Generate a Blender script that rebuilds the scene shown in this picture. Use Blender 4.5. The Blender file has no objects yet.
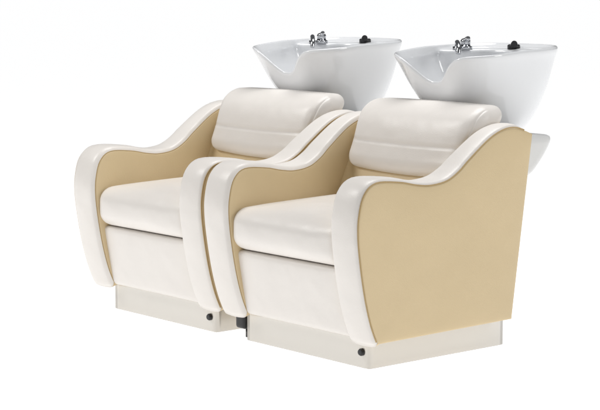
import bpy, bmesh, math
from mathutils import Vector, Matrix

# ------------------------------------------------------------------ helpers
OX, OY = -0.27, 0.27          # chair footprint centre (chair local origin)
scene = bpy.context.scene
scene.view_settings.view_transform = 'Standard'
scene.view_settings.look = 'None'
scene.view_settings.exposure = 0
COL = scene.collection

def new_mat(name, col, rough=0.5, metal=0.0, coat=0.0, bump=0.0, bscale=300, soft=0.0, softscale=9, spec=0.5, var=0.0):
    m = bpy.data.materials.new(name); m.use_nodes = True
    nt = m.node_tree; b = nt.nodes['Principled BSDF']
    b.inputs['Base Color'].default_value = (*col, 1)
    b.inputs['Roughness'].default_value = rough
    b.inputs['Metallic'].default_value = metal
    b.inputs['Coat Weight'].default_value = coat
    b.inputs['Specular IOR Level'].default_value = spec
    tc = nt.nodes.new('ShaderNodeTexCoord')
    prev = None
    if soft > 0:
        n = nt.nodes.new('ShaderNodeTexNoise'); n.inputs['Scale'].default_value = softscale
        n.inputs['Detail'].default_value = 2
        nt.links.new(tc.outputs['Object'], n.inputs['Vector'])
        bp = nt.nodes.new('ShaderNodeBump'); bp.inputs['Strength'].default_value = 1.0
        bp.inputs['Distance'].default_value = soft
        nt.links.new(n.outputs['Fac'], bp.inputs['Height']); prev = bp
    if bump > 0:
        v = nt.nodes.new('ShaderNodeTexVoronoi'); v.inputs['Scale'].default_value = bscale
        nt.links.new(tc.outputs['Object'], v.inputs['Vector'])
        bp = nt.nodes.new('ShaderNodeBump'); bp.inputs['Strength'].default_value = 0.5
        bp.inputs['Distance'].default_value = bump
        nt.links.new(v.outputs['Distance'], bp.inputs['Height'])
        if prev: nt.links.new(prev.outputs['Normal'], bp.inputs['Normal'])
        prev = bp
    if prev: nt.links.new(prev.outputs['Normal'], b.inputs['Normal'])
    if var > 0:
        n = nt.nodes.new('ShaderNodeTexNoise'); n.inputs['Scale'].default_value = 5
        nt.links.new(tc.outputs['Object'], n.inputs['Vector'])
        mx = nt.nodes.new('ShaderNodeMix'); mx.data_type = 'RGBA'
        mx.inputs[6].default_value = (*[c*(1-var) for c in col], 1)
        mx.inputs[7].default_value = (*[min(1, c*(1+var)) for c in col], 1)
        nt.links.new(n.outputs['Fac'], mx.inputs[0])
        nt.links.new(mx.outputs[2], b.inputs['Base Color'])
    return m

M_WHITE = new_mat('white_leather', (0.83, 0.79, 0.745), 0.36, bump=0.0004, bscale=380, soft=0.008, softscale=8, var=0.02)
M_TAN = new_mat('tan_leather', (0.69, 0.545, 0.325), 0.42, bump=0.0004, bscale=380, soft=0.005, softscale=5, var=0.035)
M_PIPE = new_mat('tan_piping', (0.44, 0.31, 0.14), 0.5)
M_BASE = new_mat('satin_base', (0.70, 0.67, 0.62), 0.20, metal=0.4)
M_CER = new_mat('glazed_ceramic', (0.77, 0.78, 0.795), 0.06, coat=0.3)
M_CHROME = new_mat('chrome', (0.55, 0.56, 0.58), 0.10, metal=1.0)
M_BLACK = new_mat('black_plastic', (0.012, 0.012, 0.014), 0.35)
M_HOUSE = new_mat('white_plastic', (0.76, 0.76, 0.75), 0.35)

def finish(name, bm, mats, parent=None, smooth=True, sub=0, wn=False):
    bmesh.ops.recalc_face_normals(bm, faces=bm.faces)
    bmesh.ops.translate(bm, verts=bm.verts, vec=(-OX, -OY, 0))
    me = bpy.data.meshes.new(name); bm.to_mesh(me); bm.free()
    if not isinstance(mats, (list, tuple)): mats = [mats]
    for m in mats: me.materials.append(m)
    for p in me.polygons: p.use_smooth = smooth
    o = bpy.data.objects.new(name, me); COL.objects.link(o)
    if parent: o.parent = parent
    if sub:
        s = o.modifiers.new('sub', 'SUBSURF'); s.levels = sub; s.render_levels = sub
    if wn:
        o.modifiers.new('wn', 'WEIGHTED_NORMAL')
    return o

def rbox_into(bm, lo, hi, r, n=19, deform=None):
    tmp = bmesh.new()
    bmesh.ops.create_cube(tmp, size=2)
    bmesh.ops.subdivide_edges(tmp, edges=tmp.edges[:], cuts=n, use_grid_fill=True)
    c = [(lo[i]+hi[i])/2 for i in range(3)]; h = [(hi[i]-lo[i])/2 for i in range(3)]
    for v in tmp.verts:
        q = []; 
        for i in range(3):
            p = v.co[i]; w = math.copysign(1-(1-min(1, abs(p)))**1.8, p)
            q.append(w*h[i])
        core = [max(-(h[i]-r), min(h[i]-r, q[i])) for i in range(3)]
        d = Vector([q[i]-core[i] for i in range(3)])
        if d.length > 1e-9:
            mx = max(abs(d[0]), abs(d[1]), abs(d[2]))
            d = d.normalized()*mx
        q = [core[i]+d[i] for i in range(3)]
        s = [q[i]/h[i] for i in range(3)]
        P = Vector([q[i]+c[i] for i in range(3)])
        if deform: P = deform(P, s)
        v.co = P
    me = bpy.data.meshes.new('t'); tmp.to_mesh(me); tmp.free()
    bm.from_mesh(me); bpy.data.meshes.remove(me)

def tube_into(bm, pts, r, seg=10, closed=False):
    n = len(pts); rings = []
    rr = r if isinstance(r, (list, tuple)) else [r]*n
    up = None
    for i, p in enumerate(pts):
        p = Vector(p)
        a = Vector(pts[max(0, i-1)]); b = Vector(pts[min(n-1, i+1)])
        t = (b-a).normalized()
        if up is None:
            up = Vector((0, 0, 1)) if abs(t.z) < 0.9 else Vector((1, 0, 0))
        s = t.cross(up).normalized(); u = s.cross(t).normalized(); up = u
        rings.append([bm.verts.new(p + rr[i]*(math.cos(2*math.pi*k/seg)*s + math.sin(2*math.pi*k/seg)*u)) for k in range(seg)])
    for i in range(n-1):
        for k in range(seg):
            bm.faces.new((rings[i][k], rings[i][(k+1) % seg], rings[i+1][(k+1) % seg], rings[i+1][k]))
    bm.faces.new(rings[0][::-1]); bm.faces.new(rings[-1])

def catmull(pts, step=6):
    out = []; n = len(pts)
    for i in range(n-1):
        p0 = pts[max(0, i-1)]; p1 = pts[i]; p2 = pts[i+1]; p3 = pts[min(n-1, i+2)]
        for k in range(step):
            t = k/step
            out.append(tuple(0.5*((2*p1[j])+(-p0[j]+p2[j])*t+(2*p0[j]-5*p1[j]+4*p2[j]-p3[j])*t*t+(-p0[j]+3*p1[j]-3*p2[j]+p3[j])*t**3) for j in range(len(p1))))
    out.append(tuple(pts[-1])); return out

def ss(a, b, x):
    t = max(0, min(1, (x-a)/(b-a))); return t*t*(3-2*t)

# ------------------------------------------------------------------ chair
chair = bpy.data.objects.new('salon_wash_chair', None); COL.objects.link(chair)
chair.empty_display_size = 0.3
chair.location = (OX, OY, 0)

# plinth -------------------------------------------------------------
bm = bmesh.new()
rbox_into(bm, (-0.54, 0.0, 0.0), (0.0, 0.535, 0.086), 0.003, n=7)
plinth = finish('base', bm, M_BASE, chair, wn=True)
bm = bmesh.new()
tube_into(bm, [(-0.028, 0.004, 0.046), (-0.028, -0.006, 0.046), (-0.028, -0.010, 0.046)], [0.0105, 0.0105, 0.008], 24)
knob = finish('knob', bm, M_BLACK, plinth, wn=True)

# arm -----------------------------------------------------------------
ctrl = [(-.0315, .086), (-.055, .14), (-.0764, .214), (-.093, .30), (-.103, .38), (-.101, .44), (-.083, .497), (-.04, .527),
        (.046, .523), (.11, .511), (.165, .506), (.2274, .514), (.275, .537), (.316, .568), (.3958, .622), (.4568, .6455), (.5105, .6470), (.5738, .627)]
front = catmull(ctrl, 5)
def resample_line(a, b, n):
    return [(a[0]+(b[0]-a[0])*i/n, a[1]+(b[1]-a[1])*i/n) for i in range(1, n)]
REAR_BOT = (.497, .092)
NF = len(front)
prof = front + resample_line(front[-1], REAR_BOT, 14) + [REAR_BOT] + resample_line(REAR_BOT, front[0], 14)
def normals(pr):
    n = len(pr); out = []
    for i in range(n):
        a = pr[i-1]; b = pr[(i+1) % n]
        t = Vector((b[0]-a[0], b[1]-a[1])).normalized()
        out.append((-t.y, t.x))
    return out
NRM = normals(prof)
def grow(pr, nr, amt):
    return [(p[0]+q[0]*a, p[1]+q[1]*a) for p, q, a in zip(pr, nr, amt)]
G = [0.012*ss(0, 6, NF-1-i) if i < NF-1 else 0.0 for i in range(len(prof))]
band = grow(prof, NRM, G)
BN = normals(band)
def thick(y):
    t = max(0, min(1, (y+0.05)/0.55)); return 0.112-0.040*t*t*(3-2*t)

def arm(side):
    """side=+1: outer face towards +x"""
    xo = 0.07 if side > 0 else -0.61
    def X(s, y):               # s=+1 outer, -1 inner
        t = thick(y); c = -side
        return xo + c*t*(1-s)/2
    bm = bmesh.new(); rings = []
    S = [-1, -.985, -.95, -.90, -.84, -.78, -.6, -.3, 0, .3, .6, .78, .84, .90, .95, .985, 1]
    for s in S:
        a = abs(s); ins = .005*s*s
        if a > .72:
            e = min(1, (a-.72)/.28); ins += .016*(1-math.sqrt(max(0, 1-e*e)))
        P = [(p[0]-q[0]*ins, p[1]-q[1]*ins) for p, q in zip(band, BN)]
        rings.append([bm.verts.new((X(s, p[0]), p[0], p[1])) for p in P])
    n = len(band)
    for j in range(len(S)-1):
        for i in range(n):
            f = bm.faces.new((rings[j][i], rings[j][(i+1) % n], rings[j+1][(i+1) % n], rings[j+1][i]))
            f.material_index = 1 if i >= NF-1 else 0
    body = finish('armrest', bm, [M_WHITE, M_TAN], chair, wn=True)
    cx, cy = 0.225, 0.33
    for s, nm in ((1, 'side_panel'), (-1, 'inner_panel')):
        bm = bmesh.new(); rings = []
        sgn = side*s
        src = prof if s > 0 else [(p[0]-q[0]*.006, p[1]-q[1]*.006) for p, q in zip(prof, NRM)]
        ks = [(1.0, -.008), (1.0, -.003), (.996, -.0012), (.985, .0), (.96, .0010), (.90, .0022), (.8, .0034), (.65, .0046), (.5, .0054), (.35, .006), (.18, .0062)]
        for k, h in ks:
            ring = []
            for (py, pz) in src:
                y = cx+(py-cx)*k; z = cy+(pz-cy)*k
                ring.append(bm.verts.new((X(s, y)+sgn*(h if s > 0 else h*.5+.0012), y, z)))
            rings.append(ring)
        for j in range(len(ks)-1):
            for i in range(n):
                bm.faces.new((rings[j][i], rings[j][(i+1) % n], rings[j+1][(i+1) % n], rings[j+1][i]))
        cc = bm.verts.new((X(s, cx)+sgn*(.0063 if s > 0 else .0044), cx, cy))
        for i in range(n):
            bm.faces.new((rings[-1][i], rings[-1][(i+1) % n], cc))
        finish(nm, bm, M_TAN, body)
        bm = bmesh.new()
        o_ = .001 if s > 0 else -.005
        dx = .0022 if s > 0 else .0012
        L = [(X(s, p[0]+q[0]*o_)-sgn*dx, p[0]+q[0]*o_, p[1]+q[1]*o_) for p, q in list(zip(prof, NRM))[1:NF-3]]
        tube_into(bm, L, .0020 if s > 0 else .0016, 8)
        finish('piping', bm, M_PIPE, body)
    return body
arm(+1); arm(-1)

# inner frame ----------------------------------------------------------
bm = bmesh.new()
rbox_into(bm, (-0.52, 0.0, 0.0862), (-0.02, 0.50, 0.40), 0.01, n=9,
          deform=lambda P, s: Vector((P.x, P.y + (0.05*(P.z-0.086)/0.3 if s[1] > 0 else 0), P.z)))
finish('frame', bm, M_TAN, chair, wn=True)

# leg panel --------------------------------------------------------------
def d_leg(P, s):
    k = (P.z-0.088)/0.2
    y = P.y - 0.038*k
    if s[1] < 0: y -= 0.010*(1-s[0]**4)*(1-s[2]**4)
    return Vector((P.x, y, P.z))
bm = bmesh.new()
rbox_into(bm, (-0.512, -0.030, 0.088), (-0.03, 0.03, 0.284), 0.014, n=19, deform=d_leg)
finish('leg_panel', bm, M_WHITE, chair)

# seat cushion -------------------------------------------------------------
def d_seat(P, s):
    x, y, z = P
    if s[2] > -0.2:
        z += 0.016*(1-s[0]**2)*(1-min(1, abs(s[1]))**4)*(s[2]+.2)/1.2
        z += 0.010*(y/0.4)
    if s[1] < 0:
        y -= 0.012*(1-abs(s[0])**4)*(1-s[2]**2)
    return Vector((x, y, z))
bm = bmesh.new()
rbox_into(bm, (-0.514, -0.088, 0.287), (-0.026, 0.42, 0.412), 0.042, n=25, deform=d_seat)
seat = finish('seat_cushion', bm, M_WHITE, chair)

# lower back / back shell (tan) ------------------------------------------------------------
lean = lambda z: (z-0.42)*0.50
def d_lb(P, s): return Vector((P.x, P.y+lean(P.z), P.z))
bm = bmesh.new()
rbox_into(bm, (-0.545, 0.345, 0.38), (0.005, 0.44, 0.655), 0.02, n=13, deform=d_lb)
finish('lower_back', bm, M_TAN, chair)

# back cushion : one smooth pad, rolled top, one stitched seam -------------------------
def d_bk(P, s):
    x, y, z = P
    k = (z-0.51)/0.2
    y += lean(z)
    if s[1] < 0:
        y -= 0.022*(1-abs(s[0])**3)*math.sin(math.pi*min(1, max(0, k)))**.7*0.6
        y -= 0.016*math.exp(-((z-0.655)/0.06)**2)*(1-abs(s[0])**8)
        y += 0.0040*math.exp(-((z-0.588)/0.0032)**2)*ss(.93, .88, abs(s[0])) if abs(s[0]) < .93 else 0
        y += 0.0030*math.exp(-((abs(s[0])-.93)/.010)**2)
    # wings widen towards the top and lap over the arms
    if x > -0.27: x += 0.022*ss(0.55, 0.69, z)
    else: x -= 0.006*ss(0.55, 0.69, z)
    if s[2] < 0: z -= 0.012*(1-s[0]**2)*abs(s[2])
    if s[2] > 0: z += 0.003*(1-s[0]**2)*s[2]
    return Vector((x, y, z))
def ss(a, b, x):
    t = max(0, min(1, (x-a)/(b-a))); return t*t*(3-2*t)
bm = bmesh.new()
rbox_into(bm, (-0.518, 0.302, 0.505), (-0.022, 0.42, 0.706), 0.045, n=71, deform=d_bk)
back = finish('backrest', bm, M_WHITE, chair)

# rear housing -----------------------------------------------------------------------
def d_h(P, s):
    k = (s[2]+1)/2
    y = P.y
    if s[1] > 0: y -= 0.10*(1-k)**1.5
    return Vector((P.x, y, P.z))
bm = bmesh.new()
rbox_into(bm, (-0.52, 0.50, 0.49), (0.0, 0.745, 0.612), 0.02, n=15, deform=d_h)
rbox_into(bm, (-0.42, 0.56, 0.10), (-0.12, 0.68, 0.56), 0.02, n=9)
house = finish('rear_housing', bm, M_HOUSE, chair)

# basin --------------------------------------------------------------------------------
BCX, BCY = -0.27, 0.682
A_, B_ = 0.214, 0.229
N = 128
def th(i): 
    t = 2*math.pi*i/N
    return t if t <= math.pi else t-2*math.pi
def rimr(t):
    return 1/((abs(math.sin(t))/A_)**3+(abs(math.cos(t))/B_)**3)**(1/3)
def g(t): return math.exp(-(abs(t)/.40)**3)
ZR, ZB = .860, .585
def ring(bm, k, t_depth, zoff=0.0, inner=False, kin=None):
    vs = []
    for i in range(N):
        t = th(i); r = rimr(t)*(1-.25*g(t)*(1-t_depth))
        kk = k if kin is None else kin(t)
        zr = ZR-.078*g(t)-.018*ss(-.1, 1, math.cos(t))+.008*ss(0, 1, -math.cos(t))
        z = zr*(1-t_depth)+ZB*t_depth+zoff
        x = BCX+math.sin(t)*r*kk
        y = BCY-math.cos(t)*r*kk+.050*t_depth
        vs.append(bm.verts.new((x, y, z)))
    return vs
bm = bmesh.new(); R = []
outer = [(.30, 1.0), (.46, .94), (.58, .82), (.68, .68), (.77, .53), (.85, .38), (.915, .22), (.955, .12), (.98, .075), (.992, .055)]
for k, t in outer: R.append(ring(bm, k, t))
R.append(ring(bm, 1.0, .035)); R.append(ring(bm, 1.004, .015)); R.append(ring(bm, .998, .0, .001)); R.append(ring(bm, .985, 0, .003))
R.append(ring(bm, .965, 0, .001)); R.append(ring(bm, .952, 0.01, -.004))
kd = lambda t: .93-.22*ss(0.1, .6, -math.cos(t))
R.append(ring(bm, 0, .03, -.004, kin=lambda t: .5*(.948+kd(t))))
R.append(ring(bm, 0, .035, -.004, kin=lambda t: kd(t)+.01))
R.append(ring(bm, 0, .07, -.004, kin=lambda t: kd(t)-.015))
for k, t in ((.93, .2), (.83, .38), (.70, .54), (.52, .66), (.3, .72), (.12, .74)):
    R.append(ring(bm, 0, t, kin=lambda a, k=k: k*(kd(a)-.01)/.93))
for j in range(len(R)-1):
    for i in range(N):
        bm.faces.new((R[j][i], R[j][(i+1) % N], R[j+1][(i+1) % N], R[j+1][i]))
bm.faces.new(R[0]); bm.faces.new(R[-1])
basin = finish('basin', bm, M_CER, chair, sub=1)

bm = bmesh.new()
tube_into(bm, [(BCX, BCY+.037, .653), (BCX, BCY+.037, .664)], .026, 24)
finish('drain', bm, M_CHROME, basin, wn=True)

# faucet
fx, fy, fz = -0.405, 0.775, 0.856
bm = bmesh.new()
tube_into(bm, [(fx, fy, fz-.006), (fx, fy, fz+.004), (fx, fy, fz+.006)], [.022, .022, .018], 24)
tube_into(bm, [(fx, fy, fz), (fx, fy, fz+.022), (fx, fy, fz+.028), (fx, fy, fz+.031)], [.016, .016, .012, .004], 24)
tube_into(bm, catmull([(fx+.004, fy-.002, fz+.024), (fx+.03, fy-.02, fz+.031), (fx+.062, fy-.05, fz+.031)], 5), [.008]*4+[.007]*4+[.006]*3, 12)
mixer = finish('faucet', bm, M_CHROME, basin, wn=True)
bm = bmesh.new()
tube_into(bm, catmull([(fx+.010, fy-.045, fz-.01), (fx+.012, fy-.05, fz+.012), (fx+.034, fy-.070, fz+.020), (fx+.062, fy-.092, fz+.006), (fx+.068, fy-.10, fz-.014)], 7), .0075, 12)
tube_into(bm, [(fx+.010, fy-.045, fz-.006), (fx+.010, fy-.045, fz+.006)], .015, 20)
finish('spout', bm, M_CHROME, mixer, wn=True)
sx, sy, sz = -0.285, 0.868, 0.860
bm = bmesh.new()
tube_into(bm, [(sx, sy, sz-.006), (sx, sy, sz+.005), (sx, sy, sz+.008)], [.020, .020, .016], 24)
tube_into(bm, catmull([(sx, sy, sz), (sx+.004, sy-.006, sz+.007), (sx+.02, sy-.02, sz+.011), (sx+.034, sy-.034, sz+.010)], 4), [.009]*5+[.009]*4+[.010]*4, 16)
finish('shower_head', bm, M_BLACK, basin, wn=True)

# ------------------------------------------------------------------ second chair (copies)
def copy_tree(o, parent, dst):
    c = o.copy(); COL.objects.link(c)
    if parent is not None:
        c.parent = parent
    for ch in [x for x in list(dst) if x.parent == o]:
        copy_tree(ch, c, dst)
    return c
allobs = list(COL.objects)
chair2 = copy_tree(chair, None, allobs)
chair2.location.x -= 0.69
for c, l in ((chair, "cream leather salon chair with wash basin, black connector at its base"),
             (chair2, "cream leather salon chair with tan sides and ceramic wash basin")):
    c["label"] = l; c["category"] = "salon chair"; c["group"] = "shampoo chairs standing side by side"

# black connector between the plinths (part of the near chair)
bm = bmesh.new()
rbox_into(bm, (-0.598, 0.0, 0.030), (-0.552, 0.09, 0.076), 0.010, n=9)
tube_into(bm, [(-.580, .04, 0), (-.580, .04, .032)], .010, 20)
finish('connector', bm, M_BLACK, chair, wn=True)

# ------------------------------------------------------------------ floor (white ground, glow added so it stays pure white without shadows)
m = bpy.data.materials.new('glowing_white_floor'); m.use_nodes = True
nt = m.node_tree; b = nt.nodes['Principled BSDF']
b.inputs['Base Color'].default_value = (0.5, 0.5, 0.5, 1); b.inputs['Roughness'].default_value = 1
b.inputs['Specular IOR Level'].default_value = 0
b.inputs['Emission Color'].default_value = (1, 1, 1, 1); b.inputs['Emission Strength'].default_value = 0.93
bm = bmesh.new(); bmesh.ops.create_grid(bm, x_segments=4, y_segments=4, size=900)
me = bpy.data.meshes.new('studio_floor'); bm.to_mesh(me); bm.free(); me.materials.append(m)
fl = bpy.data.objects.new('studio_floor', me); COL.objects.link(fl)
fl["kind"] = "structure"

# ------------------------------------------------------------------ world + lights
w = bpy.data.worlds.new('World'); scene.world = w; w.use_nodes = True
w.node_tree.nodes['Background'].inputs[0].default_value = (0.95, 0.97, 1.0, 1)
w.node_tree.nodes['Background'].inputs[1].default_value = 0.14

def area(name, loc, target, size, power, col=(1, 1, 1)):
    l = bpy.data.lights.new(name, 'AREA'); l.shape = 'RECTANGLE'; l.size = size[0]; l.size_y = size[1]
    l.energy = power; l.color = col
    o = bpy.data.objects.new(name, l); COL.objects.link(o); o.location = loc
    d = Vector(target)-Vector(loc); o.rotation_euler = d.to_track_quat('-Z', 'Y').to_euler()
    return o
area('softbox', (-2.6, -2.4, 3.2), (-.5, .3, .5), (1.2, 1.2), 66, (1, .985, .965))
area('top_softbox', (-.6, .9, 3.6), (-.6, .4, .4), (1.8, 1.8), 78)
area('side_softbox', (4.0, 1.8, 2.3), (0, .3, .4), (1.0, 2.0), 48, (1, .99, .97))

# ------------------------------------------------------------------ camera
f = 1831.0
dh = Vector((-0.763, 0.647, 0)).normalized()
pitch = math.radians(7.16)
F = Vector((dh.x*math.cos(pitch), dh.y*math.cos(pitch), -math.sin(pitch)))
Rv = Vector((dh.y, -dh.x, 0)); U = Rv.cross(F)
C = -5.06*(F + 0.0377*Rv - 0.0901*U)
cd = bpy.data.cameras.new('camera'); cam = bpy.data.objects.new('camera', cd); COL.objects.link(cam)
cd.sensor_width = 36; cd.lens = f/600*36; cd.clip_end = 3000
Mx = Matrix((Rv, U, -F)).transposed().to_4x4(); Mx.translation = C
cam.matrix_world = Mx
scene.camera = cam
